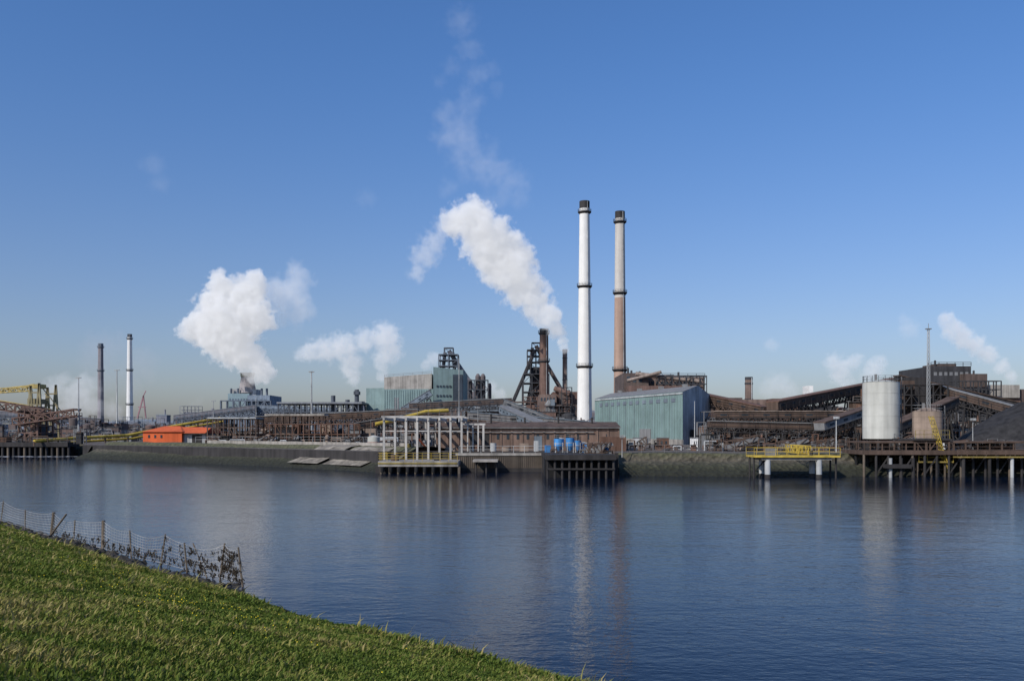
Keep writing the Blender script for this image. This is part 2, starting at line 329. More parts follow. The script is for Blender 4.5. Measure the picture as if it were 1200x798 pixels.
for px,tp in ((36,452),(46,449)):
    for y in (d,d+12): b.beam((X(px-6,d),y,G),(X(px,d),y,Z(tp,d)),t,Y_); b.beam((X(px+4,d),y,G),(X(px,d),y,Z(tp,d)),t,Y_)
for z in (505,490,474,460): b.beam((X(33,d),d,Z(z,d)),(X(47,d),d,Z(z,d)),.5,Y_); b.beam((X(33,d),d+12,Z(z,d)),(X(47,d),d+12,Z(z,d)),.5,Y_)
b.truss(P(-60,464,d+6),P(36,458,d+6),2.4,1.6,'yellow',.3); b.beam(P(-60,462,d+6),P(40,451,d+6),.35,'yellow')
b.beam(P(40,450,d+6),P(0,459,d+6),.25,'yellow'); b.beam(P(46,450,d+6),P(75,486,d+6),.3,Y_)
b.beam(P(-10,468,d+6),P(60,480,d+6),.6,'yellow'); b.pbox(36,46,450,d+3,5,'yellow',bot=455)
b.pbox(32,41,467,d+2,8,Y_,bot=473); b.done()
b=MB('ship_unloader',.05); d=300
b.truss(P(-10,478,d),P(55,489,d),5,2.5,'rust',.4); b.truss(P(20,498,d),P(92,487,d),5,2.2,'rust',.4)
b.frame(X(22,d),X(44,d),d,d+10,G,Z(482,d),3,4,'rust',.5,.8,'dark'); b.pbox(24,40,476,d+2,7,'brown',bot=485)
b.beam(P(44,480,d),P(70,497,d),.8,'rust'); b.done()
b=MB('dock_equipment',.1); b.clutter(45,120,480,330,20,34,seed=5); b.clutter(50,215,486,380,30,70,seed=6,mts=('rust','brown','grey','dark')); b.clutter(-80,30,490,300,20,26,seed=9); b.clutter(90,250,500,262,20,50,seed=72,mts=('rust','brown','grey','tan')); b.done()
b=MB('luffing_crane',.4); d=500; b.beam(P(161,490,d),P(168,464,d),.6,'red'); b.beam(P(168,464,d),P(171,458,d),.4,'red'); b.beam(P(168,464,d),P(171,490,d),.6,'red'); b.beam(P(162,477,d),P(171,477,d),.5,'red'); b.done()
# orange shed
b=MB('orange_shed'); d=205
xa,xb,xc=X(166,d),X(213,d),X(241,d); zt=Z(499,d); ze=Z(506,d)
b.box(xa+.3,xb,d,d+14,G-.3,ze,'orange')
b.add([(xa,d-.4,ze),(xb+.3,d-.4,ze),(xb-3,d+7,zt),(xa+2.6,d+7,zt),(xa,d+14.4,ze),(xb+.3,d+14.4,ze)],[(0,1,2,3),(3,2,5,4),(0,3,4),(1,5,2)],'orange')
b.box(xb+.05,xc-.3,d+1,d+13,G-.3,ze-.2,'lgrey')
b.add([(xb+.1,d-.3,ze-.3),(xc,d-.3,ze-.3),(xc-1,d+7,zt-.3),(xb-3,d+7,zt-.2),(xb+.1,d+14.2,ze-.3),(xc,d+14.2,ze-.3)],[(0,1,2,3),(3,2,5,4),(1,5,2),(0,3,4)],'orange')
b.box(xb+2,xb+4.3,d+.95,d+1.05,G,G+2.3,'dark'); b.windows((xa+1,d-.02),(xb-4,d-.02),ze-1.4,ze-.7,3,'glass',.3); b.done()
b=MB('yellow_pipeline'); d=240
pts=[P(40,517,212),P(95,513,225),P(150,510,238),P(205,499,250),P(258,490,260)]
for p,q in zip(pts,pts[1:]):
    b.cyl(p,q,.38,'yellow',n=8); b.cyl(p+Vector((0,3,-.9)),q+Vector((0,3,-.9)),.3,'yellow',n=8)
    for f in (0,.5): c=p.lerp(q,f); b.beam(c,(c.x,c.y,G-.5),.3,'brown')
pts=[P(440,497,170),P(475,489,172),P(500,482,174),P(525,481,176)]
for p,q in zip(pts,pts[1:]):
    b.cyl(p,q,.36,'yellow',n=8); c=q; b.beam(c,(c.x,c.y,G-.5),.25,'brown')
b.done()
b=MB('ore_dock_structure'); d=205
b.frame(X(243,d),X(300,d),d,d+6,G,Z(491,d),9,3,'brown',.22,.35,'dark'); b.pbox(243,300,489,d-.3,7,'lgrey',bot=490.5)
b.frame(X(300,d),X(420,d),d+2,d+9,G,Z(497,d),18,2,'rust',.2,.3,'dark'); b.pbox(310,380,485,d+6,5,'beige',bot=487); b.frame(X(312,d),X(378,d),d+6,d+10,Z(497,d),Z(487,d),9,1,'brown',.2,.3)
b.clutter(240,440,488,d+14,10,70,seed=3,mts=('rust','brown','tan','grey','brick')); b.pbox(255,430,508,d+10,3,'brick'); b.pbox(320,345,500,d+4,3,'tan')
b.clutter(240,450,506,d-14,6,46,seed=33,mts=('brown','tan','grey','lgrey','dark'))
b.rail([(X(240,d),d-6,G+.6),(X(440,d),d-6,G+.6)],1.2,'lgrey',.06,2.5); b.done()
b=MB('conveyor_gallery'); b.conveyor(P(300,492,240),P(490,483,240),2.6,1.5,'brown','grey','brown',8,t=.22); b.conveyor(P(415,500,225),P(520,482,230),2.4,1.6,'brown','grey','dark',5,t=.2); b.done()
b=MB('teal_process_building',.1); d=440
q=[(X(426,d),d+8),(X(455,d),d+4),(X(455,d),d+60),(X(426,d),d+60)]; b.prism(q,G,Z(454,d),'teal','grey')
q=[(X(450,d),d),(X(511,d),d-2),(X(511,d),d+55),(X(450,d),d+55)]; b.prism(q,G,Z(456,d),'teal','grey')
q=[(X(450,d),d+.6),(X(506,d),d-1),(X(506,d),d+54),(X(450,d),d+54)]; b.prism(q,Z(456,d),[Z(442,d),Z(438,d),Z(438,d),Z(442,d)],'beige','grey')
q=[(X(509,d),d-6),(X(543,d),d-2),(X(543,d),d+40),(X(509,d),d+40)]; b.prism(q,G,[Z(431,d),Z(434,d),Z(434,d),Z(431,d)],'teal','grey')
b.prism([(X(532,d),d-8),(X(543,d),d-7),(X(543,d),d-2.5),(X(532,d),d-6)],G,Z(440,d),'glass')
for z in (452,463,474): b.windows((X(512,d),d-5.9),(X(530,d),d-3.8),Z(z+2.4,d),Z(z,d),5)
for px in (462,474,486,498): b.windows((X(px,d),d-.6),(X(px+6,d),d-.9),Z(480,d),Z(466,d),2,'grey')
for i in range(22): px=451+i*2.7; b.beam((X(px,d),d-.15-i*.09,G),(X(px,d),d-.15-i*.09,Z(457,d)),.2,'teal')
b.rail([(X(450,d),d+1,Z(442,d)),(X(506,d),d-.6,Z(438,d))],1.2,'grey',.12,4)
b.pbox(425,511,484,d-8,5,'beige',bot=486); b.conveyor(P(505,460,d-12),P(470,482,d-12),4,3,'bluegrey','grey','dark',2,t=.4); b.done()
b=MB('hot_stove_tower',.15); d=520
for px,t_,w_ in ((551,447,5),(560,441,6),(566,441,6),(574,452,4)): b.cyl((X(px,d),d,G),(X(px,d),d,Z(t_,d)),w_/2/F*d,'brown',n=14); b.cyl((X(px,d),d,Z(t_,d)),(X(px,d),d,Z(t_-3,d)),w_/2/F*d,'brown',r1=.6,n=14)
b.frame(X(548,d),X(572,d),d-4,d-2,G,Z(446,d),3,6,'dark',.6,.6); b.done()
def furnace(px,top,d,s,haze):
    b=MB('blast_furnace',haze); x=X(px,d); H=Z(top,d)-G
    b.cyl((x,d,G),(x,d,G+H*.35),s*.9,'brown',n=16); b.cyl((x,d,G+H*.35),(x,d,G+H*.6),s*.9,'rust',r1=s*.45,n=16)
    b.cyl((x,d,G+H*.6),(x,d,G+H*.74),s*.45,'dark',n=12)
    b.frame(x-s*1.1,x+s*1.1,d-s*1.1,d+s*1.1,G,G+H*.66,3,7,'dark',s*.08,.7,'dark')
    b.frame(x-s*.75,x+s*.75,d-s*.7,d+s*.7,G+H*.66,G+H*.92,2,4,'dark',s*.075,.8,'dark')
    b.frame(x-s*.35,x+s*.35,d-s*.35,d+s*.35,G+H*.92,G+H,1,1,'dark',s*.07,.8,'dark')
    for sg in(-1,1): b.cyl((x+sg*s*.5,d,G+H*.72),(x+sg*s*.3,d,G+H*.95),s*.14,'brown',n=8)
    b.cyl((x,d-.1,G+H*.97),(x+s*2.2,d,G+H*.5),s*.18,'brown',n=10); b.cyl((x+s*2.2,d,G+H*.5),(x+s*2.2,d,G),s*.42,'rust',n=12)
    return b
b=furnace(526,408,640,9,.3); b.done()
b=furnace(628,402,500,6.5,.08); 
b.conveyor(P(598,478,495),P(626,412,495),2.8,1.8,'brown','dark','dark',3,t=.4,windows=False); b.done()
b=MB('furnace_house',.05); d=450
b.pbox(632,652,462,d,25,'brick'); b.pbox(648,677,459,d+6,25,'rust'); b.pbox(655,668,457,d+3,10,'brown'); b.pbox(640,680,474,d-8,12,'brown'); b.pbox(645,650,468,d-9,8,'bluegrey')
b.windows((X(633,d),d),(X(651,d),d),Z(470,d),Z(466,d),5); b.windows((X(641,d),d-8),(X(679,d),d-8),Z(481,d),Z(478,d),9)
b.cyl(P(650,455,d+5),P(668,462,d+2),1.4,'rust'); b.clutter(590,680,452,d-12,6,34,seed=11); b.done()
b=MB('sinter_building',.05); d=300
b.pbox(470,540,478,d,30,'brown'); b.pbox(536,592,474,d-4,25,'bluegrey'); b.pbox(545,600,482,d-12,8,'rust'); b.pbox(590,640,484,d-8,20,'brick')
b.windows((X(538,d),d-4),(X(590,d),d-4),Z(480,d-4),Z(477.5,d-4),14)
b.conveyor(P(590,472,d-20),P(648,494,d-20),3.4,2,'grey','bluegrey','dark',3,t=.25); b.conveyor(P(480,476,d-14),P(600,470,d-14),2.6,1.6,'brown','grey','dark',6,t=.25)
b.clutter(440,700,474,d-30,16,110,seed=12); b.done()
b=MB('conveyor_gallery'); b.conveyor(P(548,487,215),P(700,499,215),2.6,1.6,'grey','bluegrey','brown',6,t=.2); b.conveyor(P(640,503,190),P(590,480,235),2.4,1.6,'bluegrey','grey','brown',4,t=.2); b.done()
b=MB('pipe_rack'); b.clutter(440,700,494,175,12,70,seed=41,mts=('brown','grey','dark','rust','lgrey')); b.done()
b=MB('pellet_plant_building',.06); d=330
b.pbox(731,760,437,d,30,'brown'); b.pbox(756,826,442,d+3,30,'brick'); b.pbox(736,800,452,d-5,6,'rust'); b.pbox(745,790,439,d+6,12,'dark')
b.windows((X(758,d),d+2.9),(X(824,d),d+2.9),Z(450,d),Z(446.5,d),12); b.windows((X(733,d),d),(X(754,d),d),Z(448,d),Z(441,d),3)
b.cyl(P(745,438,d-2),P(822,447,d-2),.8,'tan'); b.cyl(P(735,446,d-4),P(775,436,d-4),.6,'tan'); b.frame(X(770,d),X(826,d),d-3,d+2,Z(460,d),Z(441,d),7,2,'dark',.3,.5)
for px,t_ in ((738,430),(742,433),(752,434),(798,435),(812,440)): b.cyl((X(px,d),d+5,Z(450,d)),(X(px,d),d+5,Z(t_,d)),.4,'dark',n=8)
b.rail([P(756,442,d+3.5),P(826,442,d+3.5)],1.4,'dark',.15,3); b.done()
b=MB('teal_storage_shed')
A=(X(697,245),245.);B=(X(800,200),200.);C=(X(833,222),222.);D=(A[0]+C[0]-B[0],A[1]+C[1]-B[1])
zm=Z(466,245)*.5+Z(461,200)*.5
ridge=zm+2.0
def off(p,q,o): 
    dx,dy=q[0]-p[0],q[1]-p[1]; l=math.hypot(dx,dy); return (dx/l*o,dy/l*o)
b.prism([A,B,C,D],G-.1,zm,'teal','grey')
n_=off(B,C,1); nn=(n_[1],-n_[0])
g0=(B[0]+nn[0]*.06,B[1]+nn[1]*.06); g1=(C[0]+nn[0]*.06,C[1]+nn[1]*.06); gm_=((g0[0]+g1[0])/2,(g0[1]+g1[1])/2)
b.add([(g0[0],g0[1],G),(g1[0],g1[1],G),(g1[0],g1[1],zm),(gm_[0],gm_[1],ridge),(g0[0],g0[1],zm)],[(0,1,2,3,4)],'lgrey')
am=((A[0]+D[0])/2,(A[1]+D[1])/2)
b.add([(A[0],A[1],zm+.05),(g0[0],g0[1],zm+.05),(gm_[0],gm_[1],ridge),(am[0],am[1],ridge),(D[0],D[1],zm+.05),(g1[0],g1[1],zm+.05)],[(0,1,2,3),(3,2,5,4),(0,3,4)],'grey')
fn=off(A,B,1); fo=(fn[1]*.05,-fn[0]*.05)
Ao=(A[0]+fo[0],A[1]+fo[1]);Bo=(B[0]+fo[0],B[1]+fo[1])
b.beam((Ao[0],Ao[1],zm-.3),(Bo[0],Bo[1],zm-.3),.3,'lgrey',.3); b.beam((Ao[0],Ao[1],G+.6),(Bo[0],Bo[1],G+.6),.3,'conc',1.2)
for i in range(1,40):
    f=i/40; x=Ao[0]+(Bo[0]-Ao[0])*f; y=Ao[1]+(Bo[1]-Ao[1])*f; b.beam((x,y,G),(x,y,zm-.5),.06,'teal' if i%4 else 'bluegrey')
L_=lambda f:(Ao[0]+(Bo[0]-Ao[0])*f,Ao[1]+(Bo[1]-Ao[1])*f)
b.windows(L_(.05),L_(.95),zm-2.2,zm-1.3,12,'bluegrey',.5,.06); b.windows(L_(.55),L_(.7),G,G+3.6,1,'grey',.8,.12); b.windows(L_(.12),L_(.2),G,G+3,1,'dark',.8,.12)
b.windows((g0[0]+1,g0[1]+.65),(g1[0]-1,g1[1]-.65),G,G+3.4,2,'dark',.25,.12)
for i in range(4): f=(i+.5)/4; x=am[0]+(gm_[0]-am[0])*f; y=am[1]+(gm_[1]-am[1])*f; b.box(x-.6,x+.6,y-.6,y+.6,ridge-.4,ridge+.6,'grey')
b.done()

# ---------------------------------------------------------------- central pier
b=MB('concrete_pier'); 
b.box(X(443,125),X(537,125),125,136,1.0,1.75,'conc')
for i in range(10): x=X(445,125)+i*1.22; b.box(x,x+.35,125.1,125.6,-1,1.0,'wood'); b.cyl((x,127.5,-1),(x,127.5,1),.2,'dark',n=6)
b.box(X(444,130),X(537,130),126.4,133.5,-1,1.0,'dark')
b.box(X(535,131),X(642,131),131,140,-1,2.5,'wood'); 
for i in range(46): x=X(536,131)+i*.285; b.box(x,x+.16,130.86,131,-1,2.35,'wood')
b.box(X(536,131),X(641,131),130.84,130.85,-1,.55,'dark')
b.box(X(534,131),X(643,131),130.7,131.5,2.38,2.75,'conc'); 
b.box(X(640,112),X(722,112),112,134,2.35,3.0,'dark')
for i in range(10):
    for j in range(4): x=X(642,112)+i*.93; y=112.5+j*5.5; b.cyl((x,y,-1.5),(x,y,2.35),.17,'dark',n=8)
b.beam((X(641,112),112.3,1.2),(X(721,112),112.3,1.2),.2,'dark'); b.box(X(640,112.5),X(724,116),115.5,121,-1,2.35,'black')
b.box(X(556,132),X(584,132),126,130.6,1.6,1.9,'conc')
for px in (558,570,582): b.cyl((X(px,127),127,-1),(X(px,127),127,1.6),.15,'dark',n=6)
for i in range(9): x=X(448+i*10,125); b.cyl((x,124.9,.2),(x,124.9,1.0),.28,'black',n=10)
b.done()
b=MB('yellow_railing'); b.rail([(X(443,125),125.2,1.75),(X(536,125),125.2,1.75)],1.15,'yellow',.045,1.2,3); b.rail([(X(443,125),125.2,1.75),(X(443,125),135.5,1.75)],1.15,'yellow',.045,1.5,3)
b.beam((X(443,125),124.95,1.45),(X(536,125),124.95,1.45),.08,'dyellow',.2); b.done()
b=MB('pier_railing'); b.rail([(X(538,131),131.1,2.75),(X(640,131),131.1,2.75)],1.05,'lgrey',.045,1.5); b.rail([(X(640,112),112.2,3.0),(X(722,112),112.2,3.0),(X(722,112),133,3.0)],1.05,'brown',.05,1.5); b.done()
b=MB('concrete_portal_frame'); d=133.; e=146.; wm=mat('portal_concrete',(.42,.405,.38),var=.4)
xl,xr=X(450,d),X(541,d); zt=Z(491,d)
for i in range(8):
    x=xl+(xr-xl)*i/7
    for y in (d,e): b.beam((x,y,1.7),(x,y,zt),.3,wm)
    b.beam((x,d-.4,zt),(x,e+.4,zt),.3,wm,.42)
for y in (d,e): b.beam((xl-.4,y,zt+.36),(xr+.4,y,zt+.36),.3,wm,.22); b.beam((xl-.2,y,Z(505,d)),(xr+.2,y,Z(505,d)),.14,wm)
b.beam((xl-.4,139.5,zt+.36),(xr+.4,139.5,zt+.36),.22,wm)
xe=X(566,d); 
for y in (d+2,e): b.beam((xe,y,1.7),(xe,y,Z(497,d)),.3,wm); b.beam((xr,y,Z(497,d)),(xe+.3,y,Z(497,d)),.28,wm)
for i in range(3): x=xr+(xe-xr)*(i+1)/4; b.beam((x,d+2,2.7),(x,d+2,Z(497,d)),.2,wm)
b.rail([(xl,d,zt+.5),(xr,d,zt+.5)],.9,'grey',.04,1.5)
b.done()
b=MB('pier_machinery'); 
b.box(X(487,138),X(500,138),137,140,1.8,3.4,'rust'); b.cyl(P(478,520,138),P(478,534,138),.5,'dyellow'); b.box(X(470,139),X(480,139),138,140,1.8,3.2,'rust'); b.beam(P(490,514,138),P(506,532,138),.25,'orange'); b.box(X(503,137),X(516,137),136,138,1.8,2.8,'dyellow'); b.cyl((X(495,138),136.8,2.),(X(495,138),140.2,2.),.4,'dark')
b.frame(X(456,138),X(470,138),140,142,1.8,4.2,2,2,'dark',.14,.7); b.box(X(520,137),X(530,137),139,141,1.8,3.4,'grey'); b.cyl((X(533,137),136,1.8),(X(533,137),136,3.6),.25,'tan'); b.box(X(458,127),X(466,127),127,128.5,1.75,2.6,'brown'); b.box(X(508,127),X(514,127),127.5,128.6,1.75,2.9,'dark'); b.done()
b=MB('storage_tank'); x=X(438,150); b.cyl((x,150,G-.3),(x,150,Z(512,150)),1.05,'silo',n=20); b.cyl((x,150,Z(512,150)),(x,150,Z(510,150)),1.05,'silo',r1=.2,n=20); b.ring(x,150,Z(519,150),1.05,'red',.15,.04,20); b.done()
b=MB('brick_quay_warehouse'); d=141; x0,x1=X(512,d),X(725,d)
b.box(x0,x1,d,d+12,G-.4,Z(500.5,d),'brick'); zr=Z(500.5,d)
b.add([(x0-.3,d-.4,zr),(x1+.3,d-.4,zr),(x1+.3,d+6,zr+.9),(x0-.3,d+6,zr+.9),(x0-.3,d+12.4,zr),(x1+.3,d+12.4,zr)],[(0,1,2,3),(3,2,5,4),(0,3,4),(1,5,2)],'brown')
b.beam((x0-.3,d-.45,zr-.1),(x1+.3,d-.45,zr-.1),.1,'grey',.14)
b.windows((x0+1,d-.01),(x1-1,d-.01),zr-1.9,zr-1.1,17,'glass',.25,.05); b.windows((x0+4,d-.01),(x0+9,d-.01),G,G+2.5,1,'dark',.7,.06); b.windows((x0+15,d-.01),(x0+17,d-.01),G,G+2.3,1,'bluegrey',.7,.06)
for i in range(18): x=x0+(x1-x0)*i/17; b.box(x-.14,x+.14,d-.12,d-.003,G,zr-.15,'brick')
for i in range(5): x=x0+3+i*5.5; b.cyl((x,d+4,zr+.4),(x,d+4,zr+1.6+i%2*.6),.15,'dark',n=8)
b.box(x1-3,x1+.8,d-3,d-.5,G,G+2.2,'rust'); b.cyl((x0+.5,d-.3,G+2.9),(x1-4,d-.3,G+2.9),.09,'grey',n=6); b.done()
b=MB('blue_hopper_plant'); d=124
for px,t_,r in ((655,514,.7),(668,513,.6),(677,516,.45)):
    x=X(px,d); b.cyl((x,d,3.9),(x,d,Z(t_,d)),r,'blue',n=16); b.cyl((x,d,3.2),(x,d,3.9),.25,'blue',r1=r,n=16); b.ring(x,d,Z(t_+6,d),r,'lgrey',.07,.03,16)
    b.rail([(x+r*math.cos(a),d+r*math.sin(a),Z(t_,d)) for a in [i*math.pi/4 for i in range(9)]],.5,'grey',.03,1)
    for a in (0,1.57,3.14,4.71): b.beam((x+r*math.cos(a+.8),d+r*math.sin(a+.8),3),(x+r*math.cos(a+.8),d+r*math.sin(a+.8),4.4),.1,'lgrey')
b.box(X(679,d),X(688,d),d,d+1.5,3,Z(519,d),'blue'); b.box(X(639,d),X(646,d),d+1,d+2.5,3,Z(522,d),'blue'); b.box(X(690,d),X(697,d),d,d+1.5,3,Z(522,d),'lgrey'); b.beam(P(655,513,d),P(688,519,d),.12,'lgrey')
b.clutter(645,720,522,d-6,3,14,seed=73,mts=('dark','rust','grey','blue')); b.done()
b=MB('storage_tank'); x=X(578,136); b.cyl((x-.0,136,2.75),(x,136,Z(519,136)),.5,'lgrey',n=14); b.cyl((x+2,136.5,2.75),(x+2,136.5,Z(524,136)),.7,'tan',n=14); b.box(x+4,x+5.4,136,137,2.75,4.1,'tan'); b.box(x-3,x-1.6,136,137,2.75,3.9,'rust'); b.box(x+6.2,x+6.9,135,136,2.75,4.5,'lgrey'); b.done()

# ---------------------------------------------------------------- right: jetties, silos, clutter
b=MB('yellow_jetty'); d=112; x0,x1=X(884,d),X(985,d); zd=Z(534,d)
b.box(x0,x1,d,d+4,zd-.2,zd,'yellow'); b.rail([(x0,d+.1,zd),(x1,d+.1,zd)],1.,'yellow',.04,1.3,2); b.rail([(x0,d+3.9,zd),(x1,d+3.9,zd)],1.,'yellow',.04,1.3,2)
b.box(x0+1,x1-1,d+.3,d+3.7,zd-.55,zd-.26,'conc'); b.box(x0+2,x0+3.2,d+1.5,d+2.5,zd,zd+.9,'grey'); b.cyl((x1-3,d+2,zd),(x1-3,d+2,zd+.6),.2,'dark')
for f in (.17,.77):
    for y in (d+.6,d+3.2): x=x0+(x1-x0)*f; b.cyl((x,y,-1.5),(x,y,zd-.5),.38,'lgrey',n=10); b.cyl((x,y,-.6),(x,y,.5),.4,'dark',n=10)
for f in (.02,.98): x=x0+(x1-x0)*f; b.cyl((x,d+1,-1.5),(x,d+1,zd-.2),.13,'dark',n=8); b.cyl((x,d+3,-1.5),(x,d+3,zd-.2),.13,'dark',n=8)
b.beam((x0+2,d+2,zd-.5),(x0+.1,d+2,.3),.14,'dark'); b.done()
b=MB('footbridge'); b.truss((X(950,114.5),116.2,Z(532,114)),(X(950,114.5),124,3.1),1.2,1.,'yellow',.08); b.done()
def silo(px,w_,top,bot,d,mt,dome=.12):
    b=MB('storage_silo'); x=X(px,d); r=w_/2/F*d; z0=Z(bot,d); z1=Z(top,d)
    b.cyl((x,d,z0),(x,d,z1),r,mt,n=40); b.cyl((x,d,z1),(x,d,z1+r*dome),r*1.02,mt,r1=r*.25,n=40)
    k=5
    for i in range(1,k): b.cyl((x,d,z0+(z1-z0)*i/k),(x,d,z0+(z1-z0)*i/k+.06),r+.025,mt,n=40)
    ps=[(x+r*.98*math.cos(t),d+r*.98*math.sin(t),z1) for t in [i*math.pi/9 for i in range(19)]]; b.rail(ps,.9,'grey',.045,1)
    for i in range(8): a=i*math.pi/4+.2; b.beam((x+r*.85*math.cos(a),d+r*.85*math.sin(a),G-1),(x+r*.85*math.cos(a),d+r*.85*math.sin(a),z0+.1),.3,'dark')
    b.cyl((x,d,z0-1.2),(x,d,z0),r*.2,'brown',r1=r*.9,n=20)
    a=math.radians(-12); lx,ly=x+(r+.25)*math.cos(a),d+(r+.25)*math.sin(a)
    for sg in(-.2,.2): b.beam((lx+sg*.3,ly+sg,z0),(lx+sg*.3,ly+sg,z1+.8),.05,'grey')
    for i in range(int((z1-z0)/.4)): b.beam((lx-.06,ly-.2,z0+i*.4),(lx+.06,ly+.2,z0+i*.4),.04,'grey')
    b.beam((x-r*.3,d,z1+r*dome*.7),(x-r*.3,d,z1+1.2),.3,'grey')
    return b.done()
silo(1032.5,41,448,514,132,'silo'); silo(1087,33,482,515,128,'tan',.25)
b=MB('loading_tower'); d=118
x0,x1=X(1072,d),X(1112,d); b.frame(x0,x1,d,d+6,-1,Z(516,d),3,3,'brown',.2,.5); b.box(x0-.3,x1+.3,d-.3,d+6.3,Z(516,d),Z(514,d),'dark'); 
b.rail([(x0,d-.2,Z(514,d)),(x1,d-.2,Z(514,d))],1.1,'dyellow',.05,1)
b.truss((X(1112,d-1),d-1,Z(553,d)),(X(1092,d-1),d-1,Z(488,d)),.9,.5,'yellow',.06); b.rail([(x0,d-1.2,Z(540,d)),(x1,d-1.2,Z(540,d))],1,'yellow',.045,1)
b.box(x0,x1,d-1.3,d-.4,Z(540,d)-.2,Z(540,d),'dyellow'); b.box(x0+.4,x1-.4,d+1.5,d+5,-1,Z(518,d),'dark')
for i in range(6): x=x0+(x1-x0)*i/5; b.cyl((x,d-.8,-1),(x,d-.8,Z(541,d)),.15,'wood',n=8)
b.clutter(1060,1112,505,d+8,4,14,seed=31); b.done()
b=MB('timber_jetty'); d=117; x0,x1=X(1010,d),X(1420,d)
b.box(x0,x1,d-1,d+7,2.9,3.45,'brown'); b.box(x0,x1,d+1,d+6,Z(519,d),Z(517,d),'brown'); 
for i in range(30):
    x=x0+(x1-x0)*i/29
    b.cyl((x,d-.7,-1.5),(x,d-.7,2.9),.17,'dark' if i%4 else 'wood',n=8); b.cyl((x+.4,d+3,-1.5),(x+.4,d+3,2.9),.2,'black',n=8); b.beam((x,d+1.2,3.4),(x,d+1.2,Z(519,d)),.13,'brown')
    if i%2: b.beam((x,d-.7,.3),(x+(x1-x0)/29,d-.7,2.6),.14,'dark')
b.rail([(x0,d-.8,3.45),(x1,d-.8,3.45)],1,'brown',.05,1.6)
b.box(X(1112,d),X(1200,d),d-2.4,d-1.1,2.55,2.7,'dyellow'); b.rail([(X(1112,d),d-2.3,2.7),(X(1200,d),d-2.3,2.7)],.9,'brown',.05,1.2)
for px in (1036,1048,1062,1120,1150,1176,1196): b.cyl((X(px,d),d-2,-1.5),(X(px,d),d-2,2.5),.22,'lgrey' if px in(1036,1176) else 'dark',n=10)
b.box(X(1030,d),X(1058,d),d-2.6,d-1.3,1.2,1.7,'dark'); b.clutter(1014,1200,512,d+2,3,34,seed=74,mts=('dark','brown','rust','grey','tan')); b.done()
b=MB('conveyor_gallery')
b.conveyor(P(790,458,235),P(900,482,205),2.8,1.6,'brown','rust','brown',5,t=.2)
b.conveyor(P(905,476,190),P(1050,447,230),2.8,1.7,'brown','rust','dark',6,t=.22)
b.conveyor(P(1050,446,200),P(1210,482,200),3.2,2.,'dark','brown','dark',6,t=.24)
b.conveyor(P(1095,455,190),P(1260,500,170),2.6,1.5,'brown','grey','dark',6,t=.2)
b.conveyor(P(830,497,160),P(1000,501,160),1.8,1.,'brown','grey','dark',9,t=.14,windows=False)
b.conveyor(P(835,486,185),P(1010,486,185),2.4,1.2,'brown','tan','dark',8,t=.17)
b.conveyor(P(1050,470,165),P(960,500,150),2.,1.2,'grey','brown','dark',4,t=.15)
b.conveyor(P(1118,470,160),P(1050,500,150),2.,1.2,'dark','brown','dark',3,t=.15)
b.done()
DK=('dark','brown','dark','brown','rust','rust','grey')
b=MB('screening_plant'); 
b.clutter(830,1010,474,200,20,110,seed=21,mts=('rust','brown','dark','brick','rust')); b.clutter(834,1010,492,160,14,90,seed=22,mts=DK,hmin=.5)
b.clutter(835,1120,508,136,6,90,seed=23,mts=DK+('lgrey','tan')); b.done()
b=MB('screening_plant'); b.clutter(1000,1130,450,195,20,70,seed=24,mts=DK); b.clutter(1040,1110,486,150,10,34,seed=25,mts=DK); b.clutter(1100,1300,474,215,12,50,seed=26,mts=DK)
d=190; b.pbox(1040,1072,446,d,14,'brown'); b.pbox(1062,1090,442,d+6,12,'dark'); b.windows((X(1042,d),d),(X(1070,d),d),Z(456,d),Z(453,d),6); b.frame(X(1050,d),X(1100,d),d-4,d-1,G,Z(452,d),6,6,'dark',.22,.6,'dark'); b.done()
b=MB('ore_crusher_building',.04); d=300
b.pbox(1091,1138,429,d,25,'dark'); b.pbox(1130,1157,438,d-3,25,'brown'); b.pbox(1100,1120,426,d+4,12,'brown'); b.pbox(1085,1160,455,d-6,10,'dark')
b.pbox(1157,1195,451,d,12,'beige',bot=466); b.pbox(1190,1230,456,d+2,12,'brown'); b.pbox(1157,1196,466,d+1,10,'rust')
b.windows((X(1093,d),d),(X(1136,d),d),Z(440,d),Z(436,d),7,'grey'); b.rail([P(1091,429,d+.3),P(1138,429,d+.3)],1.3,'dark',.15,2.5)
for px,t_ in ((1096,424),(1104,421),(1128,425),(1141,432),(1150,433)): b.cyl((X(px,d),d+5,Z(440,d)),(X(px,d),d+5,Z(t_,d)),.35,'dark',n=8)
b.frame(X(1088,d),X(1158,d),d-8,d-5,G,Z(448,d),8,7,'dark',.3,.5); b.done()
b=MB('transfer_house',.04); d=250; b.pbox(905,935,467,d,12,'rust'); b.pbox(870,898,468,d+4,10,'brick'); b.pbox(830,870,466,d+2,12,'brown'); b.windows((X(872,d),d+4),(X(896,d),d+4),Z(474,d),Z(472,d),4); b.pbox(1003,1014,462,d,6,'brown'); b.pbox(946,953,452,d,4,'white',bot=462); b.clutter(830,1090,456,262,10,60,seed=27); b.done()
